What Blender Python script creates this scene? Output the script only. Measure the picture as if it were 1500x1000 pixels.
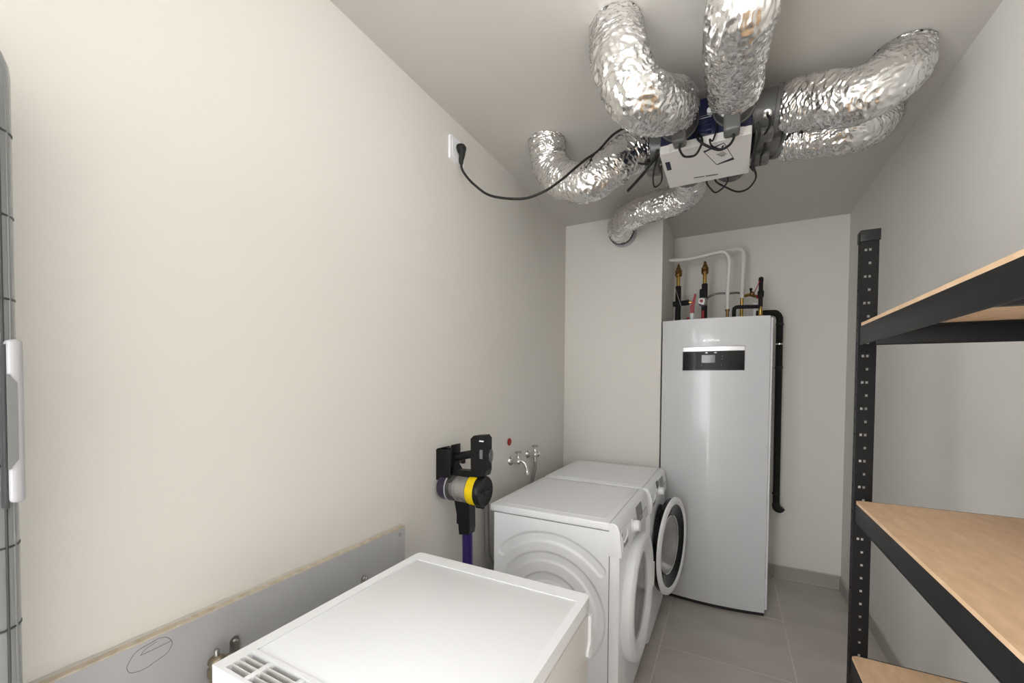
import bpy, bmesh, math, random
from math import sin, cos, pi, radians
from mathutils import Vector, Matrix, noise
random.seed(7)
S = bpy.context.scene
for o in list(bpy.data.objects): bpy.data.objects.remove(o)

# ------------------------------------------------------------------ camera, world, light, exposure
XL, XR, XRB, D, DC, XC, H, YF = -1.082, 0.697, 0.745, 3.5175, 2.892, -0.4043, 2.536, -1.75
cam = bpy.data.cameras.new('camera'); camo = bpy.data.objects.new('camera', cam); S.collection.objects.link(camo)
cam.sensor_width = 36; cam.lens = 607.279/1500*36; cam.sensor_fit = 'HORIZONTAL'
cam.shift_x = (750-751.133)/1500; cam.shift_y = (572.958-500)/1500
cam.clip_start = 0.01
yaw, pitch, roll = 0.481, 0.0239, -0.0077
fwd = Vector((-sin(yaw)*cos(pitch), cos(yaw)*cos(pitch), -sin(pitch)))
rt = Vector((cos(yaw), sin(yaw), 0)); up = rt.cross(fwd)
r2 = rt*cos(roll)-up*sin(roll); u2 = up*cos(roll)+rt*sin(roll)
Mx = Matrix((r2, u2, -fwd)).transposed().to_4x4(); Mx.translation = (0, 0, 1.3988)
camo.matrix_world = Mx; S.camera = camo

w = bpy.data.worlds.new('world'); S.world = w; w.use_nodes = True
w.node_tree.nodes['Background'].inputs[0].default_value = (0.965, 0.98, 1.0, 1)
w.node_tree.nodes['Background'].inputs[1].default_value = 9.0
LAMP = (-0.14, 0.80, 2.40); LAMP_POWER = 13.0
S.view_settings.view_transform = 'Standard'; S.view_settings.look = 'None'
S.view_settings.exposure = 0.36; S.view_settings.gamma = 1.0; S.view_settings.use_curve_mapping = False

# ------------------------------------------------------------------ materials
def mat(name, col, rough=0.5, metal=0.0, spec=0.5, coat=0.0, trans=0.0, ior=1.45, bump=None, alpha=1.0, noisecol=None, emit=None):
    m = bpy.data.materials.new(name); m.use_nodes = True
    nt = m.node_tree; b = nt.nodes['Principled BSDF']
    b.inputs['Base Color'].default_value = (*col, 1); b.inputs['Roughness'].default_value = rough
    b.inputs['Metallic'].default_value = metal; b.inputs['Specular IOR Level'].default_value = spec
    b.inputs['Coat Weight'].default_value = coat; b.inputs['Transmission Weight'].default_value = trans
    b.inputs['IOR'].default_value = ior; b.inputs['Alpha'].default_value = alpha
    if emit: b.inputs['Emission Color'].default_value = (*emit[0], 1); b.inputs['Emission Strength'].default_value = emit[1]
    tc = nt.nodes.new('ShaderNodeTexCoord')
    if noisecol:
        c2, sc, det = noisecol[:3]
        mp = nt.nodes.new('ShaderNodeMapping'); mp.inputs['Scale'].default_value = noisecol[3] if len(noisecol) > 3 else (1, 1, 1)
        n = nt.nodes.new('ShaderNodeTexNoise'); n.inputs['Scale'].default_value = sc; n.inputs['Detail'].default_value = det
        r = nt.nodes.new('ShaderNodeValToRGB'); r.color_ramp.elements[0].position = 0.35; r.color_ramp.elements[1].position = 0.65
        r.color_ramp.elements[0].color = (*col, 1); r.color_ramp.elements[1].color = (*c2, 1)
        nt.links.new(tc.outputs['Object'], mp.inputs[0]); nt.links.new(mp.outputs[0], n.inputs['Vector'])
        nt.links.new(n.outputs['Fac'], r.inputs[0]); nt.links.new(r.outputs[0], b.inputs['Base Color'])
    if bump:
        sc, st, dist = bump
        n = nt.nodes.new('ShaderNodeTexNoise'); n.inputs['Scale'].default_value = sc; n.inputs['Detail'].default_value = 4
        bp = nt.nodes.new('ShaderNodeBump'); bp.inputs['Strength'].default_value = st; bp.inputs['Distance'].default_value = dist
        nt.links.new(tc.outputs['Object'], n.inputs['Vector']); nt.links.new(n.outputs['Fac'], bp.inputs['Height'])
        nt.links.new(bp.outputs[0], b.inputs['Normal'])
    return m
M = dict(
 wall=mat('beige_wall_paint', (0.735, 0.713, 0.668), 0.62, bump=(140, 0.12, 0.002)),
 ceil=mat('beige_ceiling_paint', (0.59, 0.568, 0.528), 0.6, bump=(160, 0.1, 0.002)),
 tile=mat('taupe_floor_tile', (0.50, 0.46, 0.425), 0.38, noisecol=((0.58, 0.535, 0.50), 2.6, 5, (1, 2.2, 1)), bump=(60, 0.05, 0.002)),
 grout=mat('pale_grout', (0.72, 0.68, 0.62), 0.8),
 base=mat('taupe_skirting_tile', (0.36, 0.325, 0.30), 0.4, noisecol=((0.41, 0.375, 0.345), 4, 4)),
 caulk=mat('pale_caulk', (0.55, 0.52, 0.47), 0.6),
 white=mat('white_enamel', (0.90, 0.92, 0.955), 0.28, coat=0.15),
 whitetop=mat('white_laminate', (0.90, 0.915, 0.94), 0.3),
 plas=mat('white_plastic', (0.88, 0.895, 0.925), 0.35),
 plasw=mat('warm_white_plastic', (0.76, 0.745, 0.72), 0.4),
 inner=mat('beige_grille_inside', (0.24, 0.20, 0.155), 0.6, noisecol=((0.15, 0.125, 0.10), 30, 3)),
 gloss=mat('glossy_white_panel', (0.62, 0.63, 0.645), 0.28, coat=0.25),
 silver=mat('brushed_silver', (0.62, 0.62, 0.62), 0.38, metal=0.9),
 chrome=mat('chrome', (0.72, 0.71, 0.69), 0.18, metal=1.0),
 chromed=mat('dull_chrome', (0.45, 0.44, 0.43), 0.3, metal=1.0),
 black=mat('black_plastic', (0.0065, 0.0065, 0.007), 0.38, spec=0.3),
 blackg=mat('black_gloss', (0.005, 0.005, 0.006), 0.16, spec=0.3),
 rubber=mat('black_rubber', (0.012, 0.012, 0.012), 0.6),
 foam=mat('black_pipe_insulation', (0.007, 0.0065, 0.0065), 0.75, bump=(90, 0.3, 0.003)),
 postb=mat('black_post_steel', (0.0035, 0.0036, 0.004), 0.45, spec=0.22, bump=(400, 0.05, 0.001)),
 steelb=mat('black_powder_coated_steel', (0.008, 0.0083, 0.009), 0.45, spec=0.3, bump=(400, 0.05, 0.001)),
 mdf=mat('raw_fibreboard', (0.64, 0.435, 0.262), 0.55, noisecol=((0.73, 0.51, 0.325), 16, 6, (3.5, 1, 1)), bump=(60, 0.06, 0.002)),
 mdfe=mat('fibreboard_edge', (0.58, 0.40, 0.24), 0.7),
 grey=mat('mid_grey_plastic', (0.28, 0.28, 0.28), 0.4),
 lgrey=mat('light_grey_plastic', (0.40, 0.40, 0.42), 0.3),
 disp=mat('grey_display', (0.16, 0.16, 0.165), 0.15),
 panelg=mat('grey_painted_plywood', (0.435, 0.44, 0.45), 0.45, noisecol=((0.455, 0.46, 0.47), 5, 4)),
 ply=mat('plywood_edge', (0.50, 0.42, 0.32), 0.7, noisecol=((0.62, 0.55, 0.45), 40, 3)),
 pencil=mat('pencil_line', (0.10, 0.10, 0.10), 0.6),
 brass=mat('brass', (0.50, 0.33, 0.10), 0.3, metal=1.0),
 brassd=mat('dark_brass', (0.27, 0.16, 0.06), 0.35, metal=1.0),
 nickel=mat('tarnished_nickel', (0.34, 0.29, 0.22), 0.35, metal=1.0),
 red=mat('red_enamel', (0.33, 0.008, 0.014), 0.35),
 whitep=mat('white_pipe_sleeve', (0.72, 0.70, 0.67), 0.5),
 greyh=mat('grey_hose', (0.23, 0.22, 0.215), 0.45),
 braid=mat('braided_hose', (0.20, 0.185, 0.17), 0.45, metal=0.4),
 blue=mat('navy_plastic', (0.004, 0.007, 0.045), 0.3),
 navy=mat('navy_print', (0.006, 0.006, 0.035), 0.4),
 collar=mat('smoked_translucent_plastic', (0.24, 0.24, 0.235), 0.24, trans=0.5, ior=1.4),
 purple=mat('dark_purple_plastic', (0.030, 0.024, 0.052), 0.3),
 violet=mat('violet_anodised_tube', (0.055, 0.035, 0.20), 0.22, metal=0.7),
 yellow=mat('yellow_sticker', (0.85, 0.62, 0.0), 0.45, noisecol=((0.78, 0.55, 0.0), 60, 3)),
 bin=mat('clear_smoky_bin', (0.78, 0.78, 0.77), 0.08, trans=0.92, ior=1.15),
 drum=mat('grey_cyclone', (0.50, 0.48, 0.46), 0.3, metal=0.4),
 glass=mat('door_glass', (0.60, 0.62, 0.63), 0.03, trans=0.85, ior=1.3),
 glassd=mat('smoked_door_glass', (0.42, 0.42, 0.43), 0.08, trans=0.35, ior=1.4),
 clear=mat('grey_clear_plastic', (0.40, 0.42, 0.42), 0.16, trans=0.45, ior=1.35, bump=(9, 0.25, 0.01)),
 smoke=mat('dark_seal', (0.05, 0.052, 0.055), 0.35),
 rail=mat('grey_metal_rail', (0.22, 0.225, 0.225), 0.35, metal=0.3),
 lamp=mat('lamp_diffuser', (0.9, 0.9, 0.88), 0.5, emit=((0.975, 0.985, 1.0), LAMP_POWER)),
)
# crumpled aluminium foil: fine creases on top of the modelled ones
def foil():
    m = mat('aluminium_foil', (0.84, 0.835, 0.83), 0.17, metal=1.0); nt = m.node_tree; b = nt.nodes['Principled BSDF']
    tc = [n for n in nt.nodes if n.type == 'TEX_COORD'][0]
    hs = []
    for sc, st in ((45, 1.0), (110, 0.5)):
        v = nt.nodes.new('ShaderNodeTexVoronoi'); v.feature = 'DISTANCE_TO_EDGE'; v.inputs['Scale'].default_value = sc
        n = nt.nodes.new('ShaderNodeTexNoise'); n.inputs['Scale'].default_value = sc*0.5
        ad = nt.nodes.new('ShaderNodeVectorMath'); ad.operation = 'MULTIPLY_ADD'; ad.inputs[1].default_value = (0.05, 0.05, 0.05)
        nt.links.new(tc.outputs['Object'], n.inputs['Vector']); nt.links.new(n.outputs['Color'], ad.inputs[0]); nt.links.new(tc.outputs['Object'], ad.inputs[2])
        nt.links.new(ad.outputs[0], v.inputs['Vector'])
        mu = nt.nodes.new('ShaderNodeMath'); mu.operation = 'MULTIPLY'; mu.inputs[1].default_value = st
        nt.links.new(v.outputs['Distance'], mu.inputs[0]); hs.append(mu)
    a = nt.nodes.new('ShaderNodeMath'); nt.links.new(hs[0].outputs[0], a.inputs[0]); nt.links.new(hs[1].outputs[0], a.inputs[1])
    bp = nt.nodes.new('ShaderNodeBump'); bp.inputs['Strength'].default_value = 0.14; bp.inputs['Distance'].default_value = 0.005
    nt.links.new(a.outputs[0], bp.inputs['Height']); nt.links.new(bp.outputs[0], b.inputs['Normal'])
    return m
M['foil'] = foil()

# ------------------------------------------------------------------ builders
WP = {}                                   # world position of every object made
class B:
    def __init__(s): s.bm = bmesh.new(); s.mats = []
    def mi(s, m):
        m = M[m]
        if m not in s.mats: s.mats.append(m)
        return s.mats.index(m)
    def faces(s, geom, m, n0):
        k = s.mi(m)
        for f in s.bm.faces[n0:] if False else [f for f in s.bm.faces if f.index == -1 or not f.tag]:
            f.material_index = k; f.tag = True
    def box(s, x0, x1, y0, y1, z0, z1, m='white', bev=0.0, seg=2, mx=None):
        ret = bmesh.ops.create_cube(s.bm, size=1)
        vs = ret['verts']
        for v in vs: v.co = Vector(((x0+x1)/2+v.co.x*(x1-x0), (y0+y1)/2+v.co.y*(y1-y0), (z0+z1)/2+v.co.z*(z1-z0)))
        if mx:
            for v in vs: v.co = mx @ v.co
        if bev:
            es = list({e for v in vs for e in v.link_edges})
            bmesh.ops.bevel(s.bm, geom=es, offset=bev, segments=seg, profile=0.5, affect='EDGES')
        s.faces(None, m, 0); return s
    def rings(s, rings, m, cap0=True, cap1=True, closed=False):
        vr = [[s.bm.verts.new(p) for p in r] for r in rings]
        n = len(vr[0])
        idx = range(len(vr)-1) if not closed else range(len(vr))
        for i in idx:
            a, b = vr[i], vr[(i+1) % len(vr)]
            for j in range(n):
                try: s.bm.faces.new((a[j], a[(j+1) % n], b[(j+1) % n], b[j]))
                except ValueError: pass
        if not closed:
            if cap0: s.bm.faces.new(list(reversed(vr[0])))
            if cap1: s.bm.faces.new(vr[-1])
        s.faces(None, m, 0); return s
    def lathe(s, o, ax, prof, m, n=32, cap0=True, cap1=True, a0=0):
        ax = Vector(ax).normalized(); t = Vector((0, 0, 1)) if abs(ax.z) < .9 else Vector((1, 0, 0))
        u = ax.cross(t).normalized(); v = ax.cross(u); o = Vector(o)
        R = [[o+ax*h+(u*cos(a0+2*pi*k/n)+v*sin(a0+2*pi*k/n))*max(r, 1e-4) for k in range(n)] for h, r in prof]
        return s.rings(R, m, cap0, cap1)
    def cyl(s, p0, p1, r, m, n=24, r1=None):
        p0, p1 = Vector(p0), Vector(p1)
        return s.lathe(p0, p1-p0, [(0, r), ((p1-p0).length, r1 if r1 is not None else r)], m, n)
    def tube(s, pts, r, m, n=12, sub=8, caps=True):
        P = spline(pts, sub) if sub > 1 else [Vector(p) for p in pts]
        R = []; 
        for i, (p, u, v) in enumerate(frames(P)):
            rr = r(i/(len(P)-1)) if callable(r) else r
            R.append([p+(u*cos(2*pi*k/n)+v*sin(2*pi*k/n))*rr for k in range(n)])
        return s.rings(R, m, caps, caps)
    def prism(s, poly, ax, a, b, m, bev=0):
        def mk(q, t): return {'x': Vector((t, q[0], q[1])), 'y': Vector((q[0], t, q[1])), 'z': Vector((q[0], q[1], t))}[ax]
        s.rings([[mk(q, a) for q in poly], [mk(q, b) for q in poly]], m); return s
    def ball(s, c, r, m, sc=(1, 1, 1), n=16):
        g = bmesh.ops.create_uvsphere(s.bm, u_segments=n, v_segments=n//2+2, radius=r)
        for v in g['verts']: v.co = Vector((v.co.x*sc[0]+c[0], v.co.y*sc[1]+c[1], v.co.z*sc[2]+c[2]))
        s.faces(None, m, 0); return s
    def mx(s, m4):
        for v in s.bm.verts: v.co = m4 @ v.co
        return s
    def out(s, name, parent=None, smooth=40, origin=None, solid=None, **tags):
        bmesh.ops.recalc_face_normals(s.bm, faces=s.bm.faces)
        vs = [v.co for v in s.bm.verts]
        lo = Vector([min(v[i] for v in vs) for i in range(3)]); hi = Vector([max(v[i] for v in vs) for i in range(3)])
        c = Vector(origin) if origin else (lo+hi)/2
        for v in s.bm.verts: v.co -= c
        me = bpy.data.meshes.new(name); s.bm.to_mesh(me); s.bm.free()
        for m in s.mats: me.materials.append(m)
        if smooth:
            me.polygons.foreach_set('use_smooth', [True]*len(me.polygons)); me.set_sharp_from_angle(angle=radians(smooth))
        o = bpy.data.objects.new(name, me); S.collection.objects.link(o)
        link(o, c, parent)
        if solid:
            md = o.modifiers.new('thickness', 'SOLIDIFY'); md.thickness = solid; md.offset = 0
        for k, v in tags.items(): o[k] = v
        return o
def link(o, c, parent):
    WP[o.name] = Vector(c)
    if parent: o.parent = parent; o.location = Vector(c)-WP[parent.name]
    else: o.location = c
def thing(name, label, cat, loc, group=None):
    o = bpy.data.objects.new(name, None); o.empty_display_size = 0.05; S.collection.objects.link(o)
    o.location = loc; WP[o.name] = Vector(loc); o['label'] = label; o['category'] = cat
    if group: o['group'] = group
    return o
def T(label, cat, group=None):
    d = dict(label=label, category=cat)
    if group: d['group'] = group
    return d
def spline(pts, sub):
    P = [Vector(p) for p in pts]; Q = [P[0]*2-P[1]]+P+[P[-1]*2-P[-2]]; out = []
    for i in range(1, len(Q)-2):
        a, b, c, d = Q[i-1:i+3]
        for k in range(sub):
            t = k/sub
            out.append(0.5*((2*b)+(c-a)*t+(2*a-5*b+4*c-d)*t*t+(3*b-a-3*c+d)*t**3))
    out.append(P[-1]); return out
def frames(P):
    t0 = (P[1]-P[0]).normalized(); r = Vector((0, 0, 1)) if abs(t0.z) < .9 else Vector((1, 0, 0))
    u = t0.cross(r).normalized()
    for i, p in enumerate(P):
        t = (P[min(i+1, len(P)-1)]-P[max(i-1, 0)]).normalized()
        u = (u-t*u.dot(t)).normalized(); yield p, u, t.cross(u)
def arc(c, r, a0, a1, n): return [(c[0]+r*cos(a0+(a1-a0)*k/n), c[1]+r*sin(a0+(a1-a0)*k/n)) for k in range(n+1)]
def rrect(x0, x1, y0, y1, r, n=5):
    p = []
    for cx, cy, a in ((x1-r, y1-r, 0), (x0+r, y1-r, pi/2), (x0+r, y0+r, pi), (x1-r, y0+r, 3*pi/2)): p += arc((cx, cy), r, a, a+pi/2, n)
    return p
def text_mesh(name, body, size, mx, m, parent, depth=0.0008, shear=0.0, **tags):
    cu = bpy.data.curves.new('lettering', 'FONT'); cu.body = body; cu.size = size; cu.extrude = depth; cu.shear = shear; cu.align_x = 'CENTER'
    t = bpy.data.objects.new('lettering_source', cu); S.collection.objects.link(t)
    bpy.context.view_layer.update()
    me = bpy.data.meshes.new_from_object(t.evaluated_get(bpy.context.evaluated_depsgraph_get()))
    bpy.data.objects.remove(t); bpy.data.curves.remove(cu)
    c = mx.translation.copy(); r = mx.to_3x3().to_4x4(); me.transform(r)
    me.materials.clear(); me.materials.append(M[m])
    o = bpy.data.objects.new(name, me); S.collection.objects.link(o); link(o, c, parent)
    for k, v in tags.items(): o[k] = v
    return o

# ------------------------------------------------------------------ the room shell
ST = dict(kind='structure')
b = B(); b.box(XL-0.1, XRB+0.1, YF-0.1, D+0.1, -0.08, -0.0008, 'grout')
floor = b.out('floor', smooth=0, **ST)
gx, gy, tw, td = 0.3065, 2.8745, 0.609, 0.575
xs = sorted({gx+k*tw for k in range(-4, 3)}); ys = [gy+k*td for k in range(-8, 3)]
for i in range(len(xs)-1):
    for j in range(len(ys)-1):
        x0, x1 = max(xs[i], XL)+.0021, min(xs[i+1], XRB)-.0021; y0, y1 = max(ys[j], YF)+.0021, min(ys[j+1], D)-.0021
        if x1-x0 < .02 or y1-y0 < .02: continue
        b = B(); b.box(x0, x1, y0, y1, -0.008, 0.0, 'tile', bev=.0008, seg=1); b.out('tile', floor, smooth=0)
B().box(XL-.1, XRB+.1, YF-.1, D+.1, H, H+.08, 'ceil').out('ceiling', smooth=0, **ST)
b = B(); b.box(XL-.08, XL, -.45, D, 0, H, 'wall'); b.box(XL-.08, XL, YF, -1.70, 0, H, 'wall'); b.box(XL-.08, XL, -1.70, -.45, 2.22, H, 'wall'); b.out('wall_left', smooth=0, **ST)  # opening behind the camera cut for the added side doorway
B().box(XC, XRB+.08, D, D+.08, 0, H, 'wall').out('wall_back', smooth=0, **ST)
B().box(XL, XC, DC, D+.08, 0, H, 'wall', bev=.002, seg=1).out('wall_closet', smooth=0, **ST)
b = B(); b.box(XL, -.98, YF-.08, YF, 0, H, 'wall'); b.box(-.33, XRB, YF-.08, YF, 0, H, 'wall'); b.box(-.98, -.33, YF-.08, YF, 2.22, H, 'wall'); b.out('wall_front', smooth=0, **ST)  # opening cut for the added front doorway
b = B(); b.box(-.98, -.945, YF-.09, YF+.01, 0, 2.22, 'plas'); b.box(-.365, -.33, YF-.09, YF+.01, 0, 2.22, 'plas'); b.box(-.945, -.365, YF-.09, YF+.01, 2.185, 2.22, 'plas'); b.out('added_doorway_1', smooth=0, **ST)  # unseen doorway frame, invented so world light enters from behind the camera
b = B(); b.box(XL-.09, XL+.01, -1.70, -1.665, 0, 2.22, 'plas'); b.box(XL-.09, XL+.01, -.485, -.45, 0, 2.22, 'plas'); b.box(XL-.09, XL+.01, -1.665, -.485, 2.185, 2.22, 'plas'); b.out('added_doorway_2', smooth=0, **ST)  # second unseen doorway, added to brighten the right wall
for nm, sx_, loc_, rot_ in (('added_doorway_portal', 0.58, (-.655, YF-.02, 1.09), (radians(90), 0, 0)), ('added_side_doorway_portal', 1.18, (XL-.02, -1.075, 1.09), (radians(90), 0, radians(-90)))):  # portals guiding world light through the two invented doorways
    pl = bpy.data.lights.new(nm, 'AREA'); pl.shape = 'RECTANGLE'; pl.size = sx_; pl.size_y = 2.18; pl.cycles.is_portal = True
    po = bpy.data.objects.new(nm, pl); S.collection.objects.link(po); po.location = loc_; po.rotation_euler = rot_
# right wall: plumb at the far end, slightly out of plumb towards the viewer
YJ = 3.16
b = B()
b.rings([[Vector((XR, YJ, 0)), Vector((XR+.12, YJ, 0)), Vector((XR+.12, YJ, H)), Vector((XR, YJ, H))],
         [Vector((XR, D, 0)), Vector((XR+.12, D, 0)), Vector((XR+.12, D, H)), Vector((XR, D, H))]], 'wall')
NZ = 14
def wx(z): return XR+(XRB-XR)*max(0, 1-z/1.75)**1.6
side = [1.75*k/NZ for k in range(NZ+1)]+[H]
b.rings([[Vector((wx(z), y, z)) for z in side]+[Vector((XR+.12, y, H)), Vector((XR+.12, y, 0))] for y in (YF, YJ)], 'wall')
b.out('wall_right', smooth=30, **ST)
# skirting tiles
BB = 0.0925
def skirting(name, segs):
    e = bpy.data.objects.new(name, None); S.collection.objects.link(e); e['kind'] = 'structure'; link(e, (segs[0][0], segs[0][2], 0), None)
    for x0, x1, y0, y1 in segs:
        B().box(x0, x1, y0, y1, 0.002, BB-.004, 'base', bev=.0008, seg=1).out('tile', e, smooth=0)
    x0 = min(s[0] for s in segs); x1 = max(s[1] for s in segs); y0 = min(s[2] for s in segs); y1 = max(s[3] for s in segs)
    B().box(x0, x1, y0, y1, BB-.005, BB, 'caulk', bev=.001, seg=1).out('caulk_line', e, smooth=0)
    B().box(x0-(.0012 if x1-x0 < .1 else 0), x1, y0-(.0012 if x1-x0 > .1 else 0), y1, .0002, .0035, 'caulk').out('caulk_line', e, smooth=0)
skirting('baseboard_back', [(XC+.001, .3055, D-.010, D-.0005), (.3085, XR-.011, D-.010, D-.0005)])
B().box(XR-.0125, XR-.0105, D-.0112, D-.0095, .002, BB-.004, 'caulk').out('trim_1', smooth=0, **ST)
skirting('baseboard_right', [(XR-.010, XR-.0005, YJ+.0, D-.011)])
skirting('baseboard_side', [(XRB-.012, XRB-.0015, a+.0015, min(a+.6, YJ)-.0015) for a in [YJ-.6*k for k in range(1, 8)]])
skirting('baseboard_left', [(XL+.0005, XL+.010, a+.0015, a+.5985) for a in [-.44+.6*k for k in range(0, 6)]])

# ------------------------------------------------------------------ ceiling lamp over the viewer
t = thing('ceiling_lamp', 'round white ceiling lamp hanging just out of view above the camera', 'lamp', (LAMP[0], LAMP[1], H))
B().lathe((LAMP[0], LAMP[1], H-.001), (0, 0, -1), [(0, .06), (.02, .06), (.03, .02), (.05, .02)], 'plas').out('mount', t)
B().ball((LAMP[0], LAMP[1], LAMP[2]), .10, 'lamp', n=24).out('globe', t)

# ------------------------------------------------------------------ low white appliance in front
ax0, ax1, ay0, ay1, az = -.872, -.308, .430, 1.032, .85
t = thing('low_appliance', 'low white appliance cabinet with slatted vent in its flat top, nearest the viewer', 'appliance', ((ax0+ax1)/2, (ay0+ay1)/2, 0))
B().box(ax0+.006, ax1-.012, ay0+.065, ay1-.008, .03, az-.034, 'plasw', bev=.004).out('body', t)
B().box(ax0+.006, ax1-.012, ay0+.004, ay0+.012, .03, az-.034, 'plasw', bev=.002).box(ax0+.006, ax0+.014, ay0+.012, ay0+.065, .03, az-.034, 'plasw').box(ax1-.02, ax1-.012, ay0+.012, ay0+.065, .03, az-.034, 'plasw').out('rear_cover', t)
ix0, ix1, iy0, iy1 = -.842, -.330, .499, .985
b = B()
gy0, gy1 = ay0+.008, .489
oc = [(ax0, ay1-.012), (ax0+.004, ay1-.004), (ax0+.012, ay1), (ax1-.012, ay1), (ax1-.004, ay1-.004), (ax1, ay1-.012), (ax1, iy1+.0008), (ax0, iy1+.0008)]
b.prism(oc, 'z', az-.034, az, 'whitetop')
b.box(ax0, ix0-.0008, gy0, iy1+.0008, az-.034, az, 'whitetop')
b.box(ix1+.0008, ax1, gy0, iy1+.0008, az-.034, az, 'whitetop')
b.box(ix0-.0008, ix1+.0008, gy1, iy0-.0008, az-.034, az, 'whitetop')
b.box(ax0, ax1, ay0, gy0, az-.060, az, 'whitetop')
b.out('top_frame', t)
B().box(ix0, ix1, iy0, iy1, az-.03, az-.0016, 'whitetop', bev=.001).out('top_panel', t)
x = ix0+.058
while x < ix1-.03:
    B().box(x, x+.012, gy0-.001, gy1+.001, az-.012, az-.0004, 'whitetop', bev=.001).out('crossbar', t); x += .094
for k in range(1, 4):
    yy = gy0+(gy1-gy0)*k/4
    B().box(ix0-.001, ix1+.001, yy-.0009, yy+.0009, az-.014, az-.0012, 'plasw').out('slat', t)
B().box(ix0-.002, ix1+.002, gy0+.002, gy1, az-.060, az-.055, 'inner').out('condenser_tray', t)
b = B()
for k in range(4):
    yy = gy0+.008+k*.0115
    b.tube([(ix0, yy, az-.047), (ix1, yy, az-.047)], .0035, 'inner', n=8, sub=1)
b.out('condenser_tube', t)
B().box(ax1-.012, ax1+.0, ay0+.05, ay1-.012, .08, az-.040, 'plasw', bev=.004).out('door', t)
b = B(); b.prism([(ay1-.012, .800), (ay1+.002, .800), (ay1+.002, .778), (ay1-.004, .770), (ay1-.004, .745), (ay1+.004, .735), (ay1+.004, .700), (ay1-.008, .690), (ay1-.030, .705), (ay1-.030, .715), (ay1-.012, .735)], 'x', ax1-.006, ax1+.006, 'plas'); b.out('latch', t)
for xx in (ax0+.05, ax1-.06):
    for yy in (ay0+.06, ay1-.06): B().cyl((xx, yy, 0), (xx, yy, .032), .018, 'black').out('foot', t)

# ------------------------------------------------------------------ grey board on the left wall
t = thing('wall_board', 'long grey painted plywood board fixed low along the left wall', 'board', (XL, .2, .42))
B().box(XL+.0005, XL+.021, -.40, 1.174, .42, .8555, 'panelg', bev=.0006, seg=1).out('board', t)
b = B(); P_ = []
for k in range(90):
    y = -.40+1.5735*k/89; P_.append((y, .0006*noise.noise(Vector((y*30, 0, 0)))))
b.rings([[Vector((XL+.0005, y, .8553)), Vector((XL+.0205+e, y, .8553)), Vector((XL+.0200+e, y, .8585+e)), Vector((XL+.0005, y, .8600+3*e))] for y, e in P_], 'ply')
b.out('plywood_edge', t)
b = B(); b.rings([[Vector((XL+.0003, y, .8595)), Vector((XL+.006+3*e, y, .8597)), Vector((XL+.003+3*e, y, .8625+3*e)), Vector((XL+.0003, y, .8635+4*e))] for y, e in P_], 'caulk'); b.out('caulk_line', t)
for y, z in ((1.146, .834),): B().lathe((XL+.0205, y, z), (1, 0, 0), [(0, .0065), (.0015, .006), (.003, .003)], 'chrome', 16).out('screw', t)
pen = [(.445,.831),(.437,.843),(.424,.849),(.405,.847),(.384,.842),(.372,.827),(.369,.816),(.376,.804),(.396,.799),(.417,.804),(.436,.810),(.445,.823),(.445,.831)]
pen2 = [(.443,.832),(.417,.831),(.391,.831),(.399,.839),(.418,.844)]
b = B(); b.tube([(XL+.0212, y, z) for y, z in pen], .00045, 'pencil', 6, 6); b.tube([(XL+.0212, y, z) for y, z in pen2[:3]], .00045, 'pencil', 6, 1); b.tube([(XL+.0212, y, z) for y, z in pen2[2:]], .00035, 'pencil', 6, 4)
b.out('pencil_mark', t)
for nm, y, z, lab in (('f', .977, .740, 'dark metal hanging bracket on the grey board, farther along from the viewer'), ('n', .572, .757, 'dark metal hanging bracket on the grey board beside the brass valve')):
    tt = thing('wall_bracket', lab, 'bracket', (XL+.022, y, z), 'metal brackets on the grey board')
    b = B(); b.prism([(y-.011, z-.09)]+[(y+.011, z-.09)]+arc((y, z+.004), .011, 0, pi, 10), 'x', XL+.0215, XL+.0245, 'chromed'); b.out('plate', tt)
    B().lathe((XL+.0245, y+.002, z+.002), (1, 0, 0), [(0, .006), (.003, .006), (.004, .003)], 'chrome', 12).out('screw', tt)
t = thing('brass_valve', 'small tarnished brass valve between the grey board and the low white appliance', 'valve', (-1.025, .515, .60))
vx, vy = -1.025, .515
B().lathe((vx, vy, .595), (0, 0, 1), [(0, .014), (.13, .014), (.132, .019), (.146, .019), (.150, .014), (.158, .014), (.160, .018), (.168, .016), (.174, .008)], 'nickel', 20).out('body', t)
B().lathe((vx, vy, .767), (0, 0, 1), [(0, .0055), (.014, .0055), (.016, .004)], 'chromed', 12).out('stem', t)
B().tube([(vx, vy, .746), (vx+.004, vy+.03, .750), (vx+.004, vy+.075, .742)], .010, 'nickel', 14, 6).out('side_outlet', t)
B().tube([(vx, vy, .565), (vx, vy, .3), (vx, vy, .004)], .009, 'nickel', 12, 1).out('riser', t)

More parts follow.
